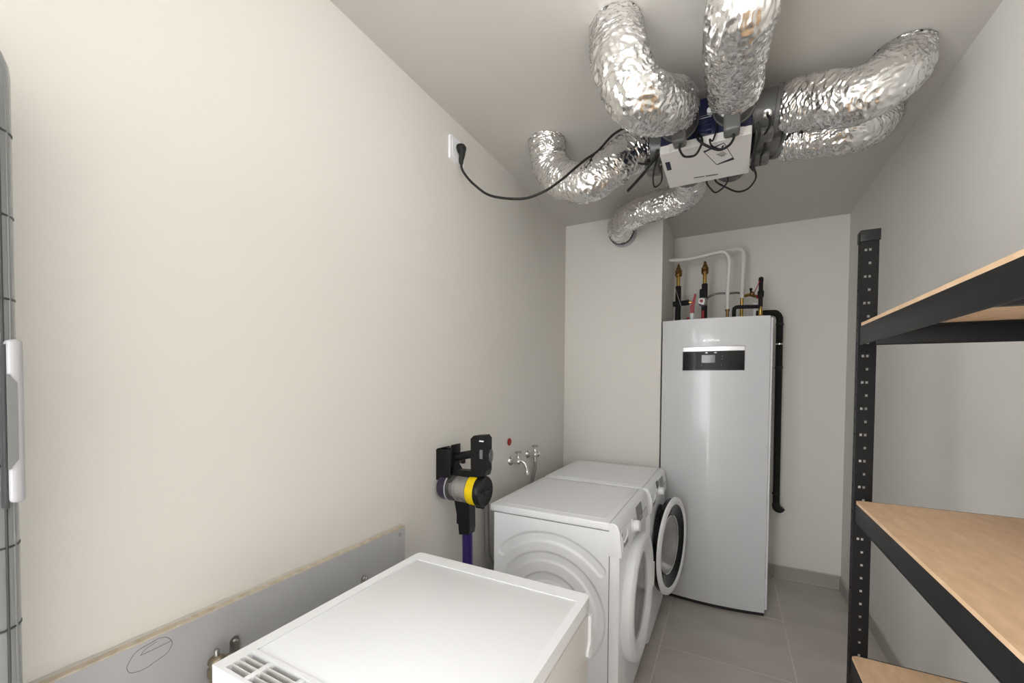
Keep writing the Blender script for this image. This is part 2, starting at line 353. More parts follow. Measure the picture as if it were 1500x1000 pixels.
# ------------------------------------------------------------------ washing machines
def embossed(y, x0, x1, z0, z1, cx, cz):
    b = B(); nx, nz = 130, 170
    def h(x, z):
        d = math.hypot(x-cx, z-cz); a = math.atan2(z-cz, x-cx); v = 0
        for R, a0, a1 in ((.305, radians(43), radians(137)), (.222, radians(-48), radians(160)), (.135, radians(-60), radians(185)), (.055, radians(-180), radians(180))):
            aa = a if a > -pi*.75 or a0 < -3 else a+2*pi
            if a0 <= aa <= a1 or a0 < -3: q = abs(d-R)
            else: q = min(math.hypot(x-cx-R*cos(e), z-cz-R*sin(e)) for e in (a0, a1))
            s_ = min(1, max(0, (.0215-q)/.0055)); v = max(v, s_*s_*(3-2*s_))
        return v
    V = [[b.bm.verts.new((x0+(x1-x0)*i/nx, y+.006*h(x0+(x1-x0)*i/nx, z0+(z1-z0)*j/nz), z0+(z1-z0)*j/nz)) for i in range(nx+1)] for j in range(nz+1)]
    for j in range(nz):
        for i in range(nx): b.bm.faces.new((V[j][i], V[j][i+1], V[j+1][i+1], V[j+1][i]))
    b.faces(None, 'white', 0); return b
def machine(name, label, y0, kind):
    y1 = y0+.600 if kind == 'dryer' else y0+.578
    t = thing(name, label, 'washing machine' if kind == 'washer' else 'tumble dryer', (-.66, (y0+y1)/2, 0))
    dx = 0.0 if kind == 'dryer' else .012
    xb, xf = -.925, -.402+dx
    # casing
    B().box(xb, xf, y0+.012, y1-.004, .03, .814, 'white', bev=.004).out('casing', t)
    e = embossed(y0+.0045, xb, xf-.004, .03, .814, -.66, .44)
    e.box(xb, xf-.004, y0+.0045+.0065, y0+.013, .03, .814, 'white'); e.out('side_panel', t, smooth=60)
    # worktop with shallow inset
    b = B(); b.box(-.945, xf-.0035, y0, y1, .8175, .8488, 'plas', bev=.005, seg=3)
    b.out('worktop', t)
    b = B()
    R0 = rrect(-.945+.034, xf-.03, y0+.042, y1-.032, .012)
    b.prism(R0, 'z', .8480, .8497, 'white'); b.out('worktop_inset', t)
    b = B(); b.box(xf-.006, xf+.002, y0+.006, y1-.006, .03, .8455, 'grey'); b.box(xb, xf-.004, y0+.006, y1-.006, .812, .819, 'grey'); b.box(xf-.001, xf+.040, y0+.004, y1-.004, .7185, .7225, 'grey'); b.out('seam', t)
    # control panel, curved nose
    prof = [(xf, .8490), (xf+.014, .8485), (xf+.026, .842), (xf+.035, .825), (xf+.042, .78), (xf+.046, .722), (xf, .722)]
    b = B(); b.rings([[Vector((p[0]-(.004 if k in (0, 3) else 0), yy, p[1]-(.003 if k in (0, 3) else 0))) for p in prof] for k, yy in enumerate((y0+.0015, y0+.005, y1-.005, y1-.0015))], 'plas'); fc = b.out('control_panel', t, smooth=35)
    def nose(z):   # x of nose at height z
        for (xa, za), (xb_, zb) in zip(prof[1:-1], prof[2:]):
            if zb <= z <= za: return xa+(xb_-xa)*(za-z)/(za-zb)
        return xf+.046
    # drawer with recessed pull
    def patch(b, ya, yb, za, zb, m, off=.0012, th=.002):
        n = 5
        b.rings([[Vector((nose(z)+off, ya, z)), Vector((nose(z)+off, yb, z)), Vector((nose(z)+off-th, yb, z)), Vector((nose(z)+off-th, ya, z))] for z in [za+(zb-za)*k/n for k in range(n+1)]], m)
    b = B(); patch(b, y0+.020, y0+.145, .735, .812, 'white', .0022); b.out('detergent_drawer' if kind == 'washer' else 'water_drawer', t)
    b = B(); patch(b, y0+.040, y0+.115, .748, .772, 'plasw', .0032); patch(b, y0+.042, y0+.112, .772, .780, 'grey', .0040); b.out('drawer_pull', t)
    b = B(); b.tube([(nose(.775)+.004, y0+.040, .770), (nose(.785)+.008, y0+.078, .783), (nose(.79)+.004, y0+.116, .796)], .004, 'plas', 10, 6); b.out('drawer_lip', t)
    b = B(); patch(b, y0+.024, y0+.034, .795, .806, 'grey', .0034); b.out('badge', t)
    ky, kz = y0+.232, .776; kx = nose(kz)
    b = B(); b.lathe((kx-.002, ky, kz), (1, 0, .16), [(0, .031), (.006, .030), (.008, .024), (.030, .0225), (.033, .019), (.0335, 0.001)], 'plas' if kind == 'dryer' else 'chrome', 36)
    if kind == 'washer': b = B(); b.lathe((kx-.002, ky+.03, kz), (1, 0, .16), [(0, .029), (.006, .028), (.008, .023), (.028, .0215), (.031, .018), (.0315, 0.001)], 'plas', 36)
    b.out('program_knob', t)
    if kind == 'washer':
        b = B(); patch(b, ky-.012, ky+.052, .800, .834, 'blackg', .0035, .004); b.out('black_sticker', t, label='small black square above the knob')
    b = B(); patch(b, y0+.325, y0+.445, .752, .828, 'disp', .0024); b.out('display', t)
    b = B()
    for k in range(5): patch(b, y0+.47+k*.018, y0+.478+k*.018, .770, .775, 'grey', .002)
    b.out('touch_buttons', t)
    # front panel
    b = B(); pl = [(xf, y0+.002), (xf+.020, y0+.002), (xf+.036, y0+.012), (xf+.040, y0+.04), (xf+.040, y1-.04), (xf+.036, y1-.012), (xf+.02, y1-.002), (xf, y1-.002)]
    b.prism(pl, 'z', .16, .719, 'white'); b.out('front_panel', t)
    b = B(); b.prism([(q[0]-.002, q[1]) for q in pl], 'z', .028, .157, 'white'); b.out('kick_panel', t)
    b = B(); b.box(xf+.030, xf+.040, y0+.46, y0+.56, .05, .13, 'plas', bev=.003); b.out('service_flap', t)
    # porthole door
    cy, cz = (y0+y1)/2, .450 if kind == 'dryer' else .474
    R = .268; fx = xf+.040
    if kind == 'dryer':
        b = B(); b.lathe((fx-.002, cy, cz), (1, 0, 0), [(0, R-.004), (.006, R), (.034, R-.002), (.044, R-.012), (.047, R-.03), (.044, R-.055), (.030, R-.070), (.022, R-.080)], 'plas', 72, cap1=False)
        b.rings([[Vector((fx+.018, cy+(R-.075)*cos(a), cz+(R-.075)*sin(a))) for a in [2*pi*k/48 for k in range(48)]], [Vector((fx+.020, cy+(R-.075)*cos(a), cz+(R-.075)*sin(a))) for a in [2*pi*k/48 for k in range(48)]]], 'plas')
        dr = b.out('door', t)
        B().lathe((fx+.020, cy, cz), (1, 0, 0), [(0, R-.082), (.004, R-.084), (.010, R-.12), (.014, .06), (.015, .001)], 'glassd', 48).out('door_glass', dr)
        b = B(); b.prism(arc((cy, cz), R-.02, radians(-14), radians(14), 8)+list(reversed(arc((cy, cz), R-.052, radians(-14), radians(14), 8))), 'x', fx+.044, fx+.049, 'plasw'); b.out('door_grip', dr)
    else:
        ang = radians(9.5); hy = cy-R+.01
        mxr = Matrix.Translation((fx, hy, cz)) @ Matrix.Rotation(-ang, 4, 'Z') @ Matrix.Translation((-fx, -hy, -cz))
        B().lathe((fx-.001, cy, cz), (1, 0, 0), [(0, .215), (.008, .213), (.010, .19), (-.02, .175), (-.04, .17)], 'rubber', 64, cap1=False).out('door_seal', t)
        b = B(); b.lathe((fx+.002, cy, cz), (1, 0, 0), [(0, .20), (.0, R-.016), (.004, R-.010), (.030, R-.010), (.032, R-.006)], 'blackg', 72, cap0=False, cap1=False); b.mx(mxr); dr = b.out('door', t)
        b = B(); b.lathe((fx+.030, cy, cz), (1, 0, 0), [(0, R-.006), (.003, R), (.012, R-.002), (.018, R-.012), (.018, R-.030), (.012, R-.040), (.008, R-.040), (.0, R-.03), (0, R-.006)], 'plas', 72, cap0=False, cap1=False); b.mx(mxr); b.out('door_ring', dr)
        b = B(); b.lathe((fx+.030, cy, cz), (1, 0, 0), [(.011, R-.039), (.004, R-.05), (-.010, .170), (-.012, .165), (-.012, .160)], 'blackg', 64, cap0=False, cap1=False); b.mx(mxr); b.out('inner_rim', dr)
        b = B(); b.lathe((fx+.020, cy, cz), (1, 0, 0), [(0, .163), (-.02, .158), (-.06, .135), (-.085, .09), (-.092, .001)], 'glassd', 48, cap0=False); b.mx(mxr); b.out('door_glass', dr)
        b = B(); b.lathe((fx+.018, cy, cz), (1, 0, 0), [(.004, .166), (.008, .163), (.004, .158), (0, .160)], 'chrome', 48, cap0=False, cap1=False); b.mx(mxr); b.out('chrome_trim', dr)
    for xx in (xb+.05, xf-.04):
        for yy in (y0+.05, y1-.05): B().cyl((xx, yy, 0), (xx, yy, .034), .02, 'black', 16).out('foot', t)
    return t
machine('tumble_dryer', 'white front-loading dryer with embossed arcs on its side, between the low appliance and the washer', 1.598, 'dryer')
machine('washing_machine', 'white front-loading washer with black-rimmed porthole ajar, beside the tall heating unit', 2.222, 'washer')

# ------------------------------------------------------------------ tall heating unit
hx0, hx1, hy, hz = -.392, .209, 2.868, 1.798
t = thing('heating_unit', 'tall glossy white heating tower with black control window, standing in the back corner', 'boiler', ((hx0+hx1)/2, 3.2, 0))
B().box(hx0+.003, hx1+.016, hy+.035, hy+.62, .03, hz-.006, 'plas', bev=.003).out('casing', t)
B().box(hx0+.008, hx1-.004, hy+.006, hy+.04, .030, hz-.012, 'black').out('door_gap', t)
n = 24; front = [(hx0+(hx1-hx0)*k/n, hy-.034*(1-(2*k/n-1)**2)) for k in range(n+1)]
b = B(); b.prism(front+[(hx1, hy+.018), (hx0, hy+.018)], 'z', .026, hz, 'gloss'); fp = b.out('front_panel', t, smooth=30)
b = B()
for k in range(44): b.box(hx1+.0155, hx1+.0170, hy+.045, hy+.05, .08+k*.039, .098+k*.039, 'smoke')
b.out('edge_slots', t, smooth=0, kind='stuff')
B().prism([(x_, y_+.016) for x_, y_ in front]+[(hx1-.006, hy+.58), (hx0+.006, hy+.58)], 'z', 0.0, .028, 'rubber').out('plinth', t)
def fy(x): u = 2*(x-hx0)/(hx1-hx0)-1; return hy-.034*(1-u*u)
def curved(b, x0, x1, z0, z1, m, off, th=.003, n=16, r=0.0):
    pr = [(x0+(x1-x0)*k/n) for k in range(n+1)]
    b.prism([(x, fy(x)-off) for x in pr]+[(x, fy(x)-off+th) for x in reversed(pr)], 'z', z0, z1, m)
b = B(); curved(b, -.267, .081, 1.475, 1.624, 'grey', .0010); cpn = b.out('control_window', t)
b = B(); curved(b, -.2645, .0785, 1.4775, 1.594, 'blackg', .0022); b.out('black_glass', cpn)
b = B(); curved(b, -.2645, .0785, 1.596, 1.6215, 'silver', .0026); b.out('silver_strip', cpn)
b = B(); curved(b, -.190, -.006, 1.482, 1.590, 'black', .0030); b.out('keypad', cpn)
b = B(); curved(b, -.155, -.080, 1.523, 1.571, 'disp', .0042); b.out('screen', cpn)
for x, z, w_, h_ in ((-.128, 1.585, .013, .007), (-.078, 1.585, .013, .006), (-.040, 1.562, .003, .003), (-.042, 1.546, .003, .003), (-.153, 1.507, .004, .003), (-.046, 1.508, .004, .003)):
    b = B(); curved(b, x-w_/2, x+w_/2, z-h_/2, z+h_/2, 'plas' if w_ > .01 else 'grey', .0046, n=2); b.out('indicator', cpn)
mxt = Matrix.Translation((-.095, fy(-.095)-.0015, 1.654)) @ Matrix.Rotation(radians(90), 4, 'X')
text_mesh('badge_lettering', 'Vaillant', .026, mxt, 'silver', t, .0012)
B().lathe((-.142, fy(-.142)-.002, 1.661), (0, 1, 0), [(0, .006), (.002, .006)], 'silver', 16).out('badge_emblem', t)

# pipework standing on the heating unit
def riser(x, y, zt, label, extra=None):
    t = thing('pipe_riser', label, 'pipe', (x, y, hz), 'black insulated pipes on the heating unit')
    B().lathe((x, y, hz-.004), (0, 0, 1), [(0, .019), (zt-.155-hz, .019), (zt-.153-hz, .017)], 'foam', 20).out('insulation', t)
    z = zt-.155
    B().lathe((x, y, z), (0, 0, 1), [(0, .013), (.062, .013), (.062, .016), (.068, .016)], 'brass', 20).out('brass_sleeve', t)
    B().lathe((x, y, z+.066), (0, 0, 1), [(0, .018), (.004, .023), (.022, .025), (.028, .021), (.030, .025), (.044, .024), (.048, .017), (.062, .015), (.066, .010), (.080, .009), (.084, .006), (.089, .005)], 'brassd', 8, a0=.3).out('air_vent_valve', t)
    return t
riser(-.336, 3.2, 2.247, 'black insulated pipe with brass vent valve, leftmost on the heating unit')
t2 = riser(-.164, 3.2, 2.247, 'black insulated pipe with brass vent valve behind the red-capped fitting')
B().box(-.196, -.172, 3.185, 3.215, 1.985, 2.055, 'foam', bev=.008).out('insulation_cap', t2)
t = thing('safety_valve', 'brass safety valve with round red and white cap on the heating unit', 'valve', (-.170, 3.165, hz))
B().lathe((-.170, 3.165, hz), (0, 0, 1), [(0, .014), (.05, .014), (.05, .010), (.10, .010)], 'brass', 16).box(-.188, -.152, 3.155, 3.178, 1.80, 1.825, 'red', bev=.004).out('body', t)
B().lathe((-.170, 3.165, 1.93), (0, 0, 1), [(0, .016), (.006, .026), (.05, .026), (.056, .016)], 'chromed', 20).out('housing', t)
B().lathe((-.180, 3.142, 1.961), (0, -1, 0), [(0, .021), (.006, .021), (.008, .018)], 'plas', 28).out('cap', t)
B().lathe((-.180, 3.1335, 1.961), (0, -1, 0), [(0, .011), (.002, .011)], 'red', 20).out('cap_mark', t)
t = thing('ball_valve', 'red-levered ball valve on black side pipe above the heating unit', 'valve', (-.232, 3.17, hz))
B().tube([(-.368, 3.195, 1.963), (-.262, 3.185, 1.966)], .019, 'foam', 16, 1).out('insulation', t)
B().cyl((-.262, 3.185, 1.966), (-.246, 3.185, 1.966), .010, 'brass', 16).out('brass_joint', t)
b = B(); b.prism([(-.252, 1.885), (-.226, 1.885), (-.224, 1.94), (-.213, 2.015), (-.226, 2.022), (-.240, 1.965), (-.254, 1.93)], 'y', 3.160, 3.170, 'red'); b.out('lever', t)
B().lathe((-.240, 3.165, 1.835), (0, 0, 1), [(0, .014), (.045, .0145), (.05, .012)], 'plas', 20).out('white_sleeve', t)
B().lathe((-.240, 3.18, hz), (0, 0, 1), [(0, .011), (.05, .011)], 'chrome', 16).out('stub', t)
B().box(-.275, -.256, 3.17, 3.20, hz, 1.86, 'red', bev=.005).out('red_handle', t)
W1 = [(-.402,3.2,2.281),(-.298,3.2,2.275),(-.21,3.2,2.282),(-.125,3.2,2.295),(-.06,3.2,2.298),(-.027,3.2,2.273),(-.014,3.2,2.221),(-.018,3.2,2.12),(-.021,3.2,2.018),(-.02,3.2,1.90)]
t = thing('white_pipe', 'white sleeved pipe bending into the closet wall, nearer of the pair', 'pipe', (-.02, 3.2, hz))
B().tube(W1, .0125, 'whitep', 16, 6).out('sleeve', t); B().lathe((-.02, 3.2, hz), (0, 0, 1), [(0, .009), (.092, .009), (.092, .014), (.104, .014)], 'brassd', 16).out('fitting', t)
W2 = [(-.402,3.3,2.30),(-.25,3.3,2.305),(-.043,3.3,2.329),(.004,3.3,2.330),(.041,3.3,2.333),(.064,3.3,2.314),(.071,3.3,2.277),(.068,3.3,2.133),(.067,3.3,1.988)]
t = thing('white_pipe', 'white sleeved pipe with taller bend, farther right of the pair above the heating unit', 'pipe', (.067, 3.3, hz))
B().tube(W2, .0140, 'whitep', 16, 6).out('sleeve', t); B().lathe((.067, 3.3, hz), (0, 0, 1), [(0, .016), (.05, .016), (.055, .011), (.19, .011)], 'brass', 16).out('fitting', t)
t = thing('braided_hose', 'thin grey flexible hose arching behind the white pipes', 'hose', (-.02, 3.28, 2.0))
B().tube([(-.165,3.24,1.975),(-.132,3.28,2.017),(-.075,3.28,2.030),(-.009,3.29,2.027),(.046,3.34,2.035),(.083,3.34,2.015)], .0075, 'braid', 12, 6).out('hose', t)
t = thing('filling_valve', 'dark brass filling valve on the right of the braided hose', 'valve', (.12, 3.28, 2.0))
B().tube([(.085, 3.32, 2.008), (.125, 3.29, 2.008)], .011, 'brass', 14, 1).ball((.128, 3.285, 2.010), .016, 'brassd').tube([(.128, 3.285, 2.0), (.15, 3.25, 1.985), (.165, 3.22, 1.975)], .011, 'brassd', 12, 4).out('body', t)
B().tube([(.120, 3.285, 2.015), (.120, 3.285, 2.040)], .006, 'black', 10, 1).ball((.120, 3.285, 2.042), .010, 'black').out('knob', t)
B().cyl((.158, 3.21, 1.985), (.164, 3.21, 1.965), .011, 'red', 14).out('red_collar', t)
B().lathe((.142, 3.25, hz), (0, 0, 1), [(0, .010), (.14, .011)], 'plas', 14).out('white_tube', t)
t = thing('shutoff_valve', 'black-handled shut-off valve with brass base, rightmost on the heating unit', 'valve', (.174, 3.2, hz))
B().lathe((.174, 3.2, hz), (0, 0, 1), [(0, .022), (.03, .025), (.048, .022), (.052, .013), (.11, .012)], 'brass', 10, a0=.2).out('brass_body', t)
B().lathe((.174, 3.2, 1.905), (0, 0, 1), [(0, .013), (.06, .013), (.065, .018), (.10, .019), (.108, .013), (.165, .013), (.17, .015), (.19, .014), (.197, .005)], 'foam', 18).out('handle', t)
B().tube([(.168, 3.19, 2.08), (.150, 3.19, 2.03), (.135, 3.20, 2.0)], .0025, 'red', 8, 5).out('red_cord', t)
t = thing('black_pipe', 'short black bent pipe crossing in front of the brass fitting', 'pipe', (.05, 3.15, hz))
B().tube([(.020,3.15,hz),(.020,3.15,1.885),(.028,3.15,1.901),(.05,3.15,1.905),(.167,3.17,1.902)], .0125, 'foam', 14, 5).out('pipe', t)
t = thing('sensor_wire', 'thin grey sensor wire running down beside the leftmost black pipe', 'wire', (-.33, 3.1, hz))
B().tube([(-.352,3.17,2.071),(-.328,3.12,1.996),(-.308,3.12,1.932),(-.297,3.13,1.85),(-.292,3.13,hz)], .0028, 'greyh', 8, 6).out('wire', t)
t = thing('drain_pipe', 'long black drain pipe running down the back wall right of the heating unit', 'pipe', (.28, 3.42, .5))
B().tube([(.16,3.42,1.892),(.262,3.42,1.892),(.288,3.42,1.880),(.301,3.42,1.852),(.303,3.42,1.80),(.304,3.42,1.3),(.306,3.42,.60),(.306,3.42,.545)], .021, 'foam', 20, 4).out('pipe', t)
B().lathe((.304, 3.42, 1.665), (0, 0, 1), [(0, .0225), (.002, .026), (.012, .026), (.014, .0225)], 'chrome', 24).out('clip', t)
for z in (1.80, 1.50, .62): B().lathe((.304, 3.42, z), (0, 0, 1), [(0, .0215), (.002, .0245), (.014, .0245), (.016, .0215)], 'rubber', 20).out('coupling', t)
B().tube([(.306,3.42,.56),(.308,3.418,.530),(.326,3.415,.518),(.340,3.413,.535)], .024, 'rubber', 16, 5).out('end_elbow', t)

# ------------------------------------------------------------------ shelving unit on the right
sx0, sx1, sy0, sy1 = .300, .692, .490, 1.390
t = thing('shelving_unit', 'black steel shelving unit with raw brown fibreboard shelves along the right wall', 'shelf', ((sx0+sx1)/2, (sy0+sy1)/2, 0))
def post(x, y, sx, sy):
    """angle post with rows of real holes: one flange faces along y, the other along x"""
    b = B(); zt = 1.792
    def sheet(p, du, W, cols, rows):
        # grid of cells along width with hole cells left out
        us = sorted(set([0, W]+[c for c in cols for c in (c-.0028, c+.0028)])); zs = [0.0]; holes = set()
        z = .02; k = 0
        while z < zt-.03:
            zs += [z, z+.0065]; holes.add(len(zs)-2); z += .0345; k += 1
        zs.append(zt)
        V = [[b.bm.verts.new(Vector(p)+Vector(du)*u+Vector((0, 0, zz))) for u in us] for zz in zs]
        for j in range(len(zs)-1):
            for i in range(len(us)-1):
                mid = (us[i]+us[i+1])/2
                hit = [q for q, c in enumerate(cols) if abs(mid-c) < .003]
                if j in holes and hit and (hit[0] == 0 or (j//2) % 2 == 0 and j > 55): continue
                b.bm.faces.new((V[j][i], V[j][i+1], V[j+1][i+1], V[j+1][i]))
    sheet((x, y, 0), (sx, 0, 0), .036, (.0185, .0095), 0)
    sheet((x, y, 0), (0, sy, 0), .026, (.013,), 0)
    b.faces(None, 'postb', 0)
    b.box(min(x+sx*.0345, x+sx*.036), max(x+sx*.0345, x+sx*.036), min(y, y+sy*.010), max(y, y+sy*.010), 0, zt, 'postb')
    p = b.out('post', t, smooth=0, solid=.0018)
    c = B(); c.box(min(x-sx*.003, x+sx*.039), max(x-sx*.003, x+sx*.039), min(y-sy*.004, y+sy*.001), max(y-sy*.004, y+sy*.001), zt-.022, zt+.008, 'black', bev=.002)
    c.box(min(x-sx*.003, x+sx*.003), max(x-sx*.003, x+sx*.003), min(y, y+sy*.030), max(y, y+sy*.030), zt-.022, zt+.008, 'black', bev=.002)
    c.box(min(x, x+sx*.036), max(x, x+sx*.036), min(y, y+sy*.014), max(y, y+sy*.014), zt-.004, zt+.001, 'black')
    c.out('post_cap', p)
    B().box(min(x-sx*.002, x+sx*.038), max(x-sx*.002, x+sx*.038), min(y-sy*.002, y+sy*.028), max(y-sy*.002, y+sy*.028), 0, .012, 'black', bev=.002).out('foot', p)
post(sx0, sy1, 1, 1); post(sx1, sy1, -1, 1); post(sx0, sy0, 1, -1); post(sx1, sy0, -1, -1)
for zt in (1.558, 1.092, .678, .26):
    def beam(x0, x1, y0, y1, lip):
        b = B(); b.box(x0, x1, y0, y1, zt-.055, zt-(.008 if y1-y0 > .1 else .0004), 'steelb', bev=.0008)
        b.box(*lip, zt-.013, zt-.0105, 'steelb'); b.box(min(x0, x1), max(x0, x1), y0, y1, zt-.058, zt-.055, 'steelb')
        b.out('beam', t)
    beam(sx0+.001, sx0+.0032, sy0+.002, sy1-.002, (sx0+.003, sx0+.018, sy0+.01, sy1-.004))
    beam(sx1-.0032, sx1-.001, sy0+.002, sy1-.002, (sx1-.018, sx1-.003, sy0+.01, sy1-.004))
    beam(sx0+.034, sx1-.004, sy1-.0050, sy1-.0005, (sx0+.004, sx1-.004, sy1-.018, sy1-.004))
    beam(sx0+.004, sx1-.004, sy0+.002, sy0+.0042, (sx0+.004, sx1-.004, sy0+.004, sy0+.018))
    b = B(); b.prism([(sx0+.0015, sy0+.004), (sx1-.004, sy0+.004), (sx1-.004, sy1-.006), (sx0+.012, sy1-.006), (sx0+.0015, sy1-.012)], 'z', zt-.0085, zt, 'mdf'); b.out('shelf_board', t)
    B().box(sx0+.004, sx1-.004, .93, .955, zt-.034, zt-.010, 'steelb', bev=.001).out('support_bar', t)

# ------------------------------------------------------------------ ventilation unit on the ceiling
UX0, UX1, UY0, UY1, UZ0, UZ1 = -.262, .058, 1.757, 2.078, 2.333, 2.487
t = thing('ventilation_unit', 'navy ceiling ventilation box with white cover hung between the foil ducts', 'ventilation unit', ((UX0+UX1)/2, (UY0+UY1)/2, H))
B().box(UX0, UX1, UY0, UY1, UZ0, UZ1, 'blue', bev=.010, seg=3).out('housing', t)
b = B()
for y in (UY0+.10, UY1-.08):
    for x in (UX0+.03, UX1-.03): b.cyl((x, y, UZ1-.002), (x, y, H), .008, 'chromed', 10)
b.out('hanger', t)
b = B()
for k in range(4): b.box(-.145, -.078, UY0-.005, UY0+.002, 2.345+k*.020, 2.354+k*.020, 'plas' if k == 0 else 'blue', bev=.001)
b.out('vent_rib', t)
b = B(); b.prism(rrect(UX0+.001, UX1-.001, 1.745, 2.060, .006), 'z', 2.301, UZ0-.001, 'plasw')
b.box(-.225, -.195, 1.737, 1.746, 2.306, 2.33, 'plasw'); b.box(-.0, .03, 1.737, 1.746, 2.306, 2.33, 'plasw')
cv = b.out('cover', t)
B().box(-.250, -.232, 1.815, 1.885, 2.2995, 2.302, 'navy', bev=.0005).out('cover_slot', cv)
# printed diamond and small illegible marks
def strip(b, p, q, w0, w1, z=2.3006, m='navy'):
    p, q = Vector((*p, 0)), Vector((*q, 0)); d_ = (q-p).normalized(); nn = Vector((-d_.y, d_.x, 0))
    c_ = [p-nn*w0/2, q-nn*w1/2, q+nn*w1/2, p+nn*w0/2]; b.prism([(v.x, v.y) for v in c_], 'z', z-.0003, z+.0006, m)
b = B(); A_, B_, C_, D_ = (-.104, 1.799), (-.034, 1.765), (-.001, 1.903), (-.062, 1.926)
strip(b, A_, B_, .014, .004); strip(b, B_, C_, .0022, .0022); strip(b, C_, D_, .020, .006); strip(b, D_, A_, .0022, .0022)
b.out('cover_emblem', cv)
b = B()
for k in range(7): strip(b, (-.062+.003*k, 1.842+.004*k), (-.036+.003*k-.002*(k > 4)*k, 1.828+.006*k), .0022, .0016, m='disp')
b.out('printed_pattern', cv)
b = B(); x = -.154
for k in range(17):
    if k == 8: x += .006
    w_ = (.0042, .0034, .0046, .0038)[k % 4]
    y = 2.004+.012*(x+.154)/.093
    strip(b, (x, y), (x+w_, y+.0005), -.0001+(.0105 if k > 8 else .0090), .0095 if k % 3 else .007, m='navy' if k > 7 else 'disp'); x += w_+.0012
b.out('printed_marks', cv)
# translucent valve collars (parts of the unit)
def collar(p0, p1, r, lobe=None):
    p0, p1 = Vector(p0), Vector(p1); L = (p1-p0).length
    b = B(); b.lathe(p0, p1-p0, [(0, r*.92), (L*.12, r*.92), (L*.14, r*.86), (L*.70, r*.86), (L*.72, r*.97), (L*.86, r*.97), (L*.88, r*.90), (L, r*.90)], 'collar', 40)
    c_ = b.out('duct_collar', t)
    if lobe:
        x0, x1, y0, y1, z0, z1 = lobe
        B().box(x0, x1, y0, y1, z0, z1, 'collar', bev=.010, seg=3).out('valve_motor', c_)
    return c_
c1 = collar((UX1-.002, 1.83, 2.425), (.165, 1.83, 2.412), .082, (.070, .130, 1.805, 1.885, 2.322, 2.352))
c2 = collar((UX1-.002, 2.012, 2.410), (.178, 2.072, 2.412), .072, (.070, .130, 1.985, 2.075, 2.322, 2.352))
c3 = collar((UX0+.002, 1.93, 2.43), (-.372, 1.925, 2.435), .080, (-.345, -.285, 1.885, 1.975, 2.325, 2.356))
c4 = collar((-.190, UY0+.003, 2.410), (-.190, 1.625, 2.400), .078, (-.203, -.155, 1.632, 1.688, 2.276, 2.345))
c5 = collar((-.003, UY0+.003, 2.418), (-.003, 1.620, 2.408), .078, (-.034, .018, 1.628, 1.688, 2.270, 2.345))
c6 = collar((-.190, UY1-.002, 2.42), (-.190, 2.20, 2.412), .078)
c7 = collar((-.010, UY1-.002, 2.41), (-.010, 2.20, 2.40), .075)
b = B(); b.lathe((.104, 1.768, 2.372), (0, -.8, -.75), [(0, .014), (.006, .015), (.008, .010), (.004, .006)], 'chrome', 20); b.out('inspection_cap', c1, label='small round white and chrome cap')
b = B(); b.lathe((-.082, UY0-.003, 2.420), (0, -1, 0), [(0, .011), (.020, .011), (.022, .008)], 'plas', 18); b.out('white_knob', t)

# cables looping around the unit
def cable(pts, r, label, z_off=0, name='cable'):
    tt = B().tube(pts, r, 'rubber', 10, 8).out(name); tt['label'] = label; tt['category'] = 'cable'; tt['group'] = 'black cables at the ventilation unit'; return tt
cable([(-.175,1.645,2.275),(-.178,1.66,2.260),(-.170,1.715,2.262),(-.155,1.747,2.27),(-.128,1.742,2.27),(-.106,1.70,2.285),(-.110,1.72,2.32),(-.125,1.752,2.352)], .0042, 'black cable looping over the left end of the white cover edge')
cable([(-.130,1.752,2.375),(-.125,1.735,2.33),(-.104,1.68,2.275),(-.072,1.706,2.262),(-.044,1.733,2.262),(-.016,1.714,2.262),(-.002,1.670,2.260),(-.003,1.655,2.270)], .0045, 'black cable drooping over the printed diamond of the white cover')
cable([(-.058,1.752,2.375),(-.062,1.735,2.33),(-.070,1.70,2.285),(-.078,1.662,2.272),(-.072,1.711,2.272),(-.045,1.748,2.272),(-.036,1.73,2.272)], .0032, 'thin black cable curling beside the white knob under the navy box')
cable([(-.106,2.055,2.325),(-.106,2.08,2.30),(-.088,2.168,2.30),(-.071,2.201,2.30),(-.04,2.16,2.30),(-.022,2.092,2.30),(-.03,2.06,2.325)], .0036, 'black cable loop hanging behind the cover above the rear duct')
cable([(-.075,2.06,2.325),(-.069,2.107,2.31),(-.029,2.19,2.31),(.019,2.263,2.31),(.061,2.25,2.31),(.086,2.17,2.31),(.085,2.098,2.31),(.066,2.044,2.33)], .0040, 'long black cable loop at the rear right corner of the navy box')
cable([(.104,1.758,2.360),(.112,1.755,2.345),(.112,1.775,2.330),(.104,1.800,2.322),(.100,1.815,2.324)], .0042, 'short black cable from the round cap on the right-hand collar')
cable([(.107,1.871,2.330),(.106,1.935,2.325),(.099,1.985,2.325),(.098,2.06,2.326)], .0050, 'short thick black cable between the two right-hand collars')
cable([(.072,1.74,2.335),(.080,1.759,2.30),(.073,1.839,2.30),(.071,1.905,2.30),(.067,1.974,2.30),(.077,2.044,2.30),(.066,2.07,2.33)], .0060, 'thick black cable running along the right edge of the navy box')
cable([(-.425,1.935,2.272),(-.342,1.839,2.285),(-.292,1.775,2.300),(-.268,1.75,2.325)], .0065, 'straight thick black cable end sticking out left of the white cover')
cable([(-.274,1.794,2.325),(-.300,1.863,2.305),(-.317,1.943,2.30),(-.321,2.013,2.30),(-.295,1.985,2.295),(-.278,1.932,2.295),(-.274,1.88,2.325)], .0034, 'narrow hanging black cable loop left of the white cover')
cable([(-.355,1.795,2.315),(-.324,1.815,2.312),(-.301,1.822,2.315),(-.27,1.80,2.335)], .0034, 'short thin black cable under the left-hand collar')

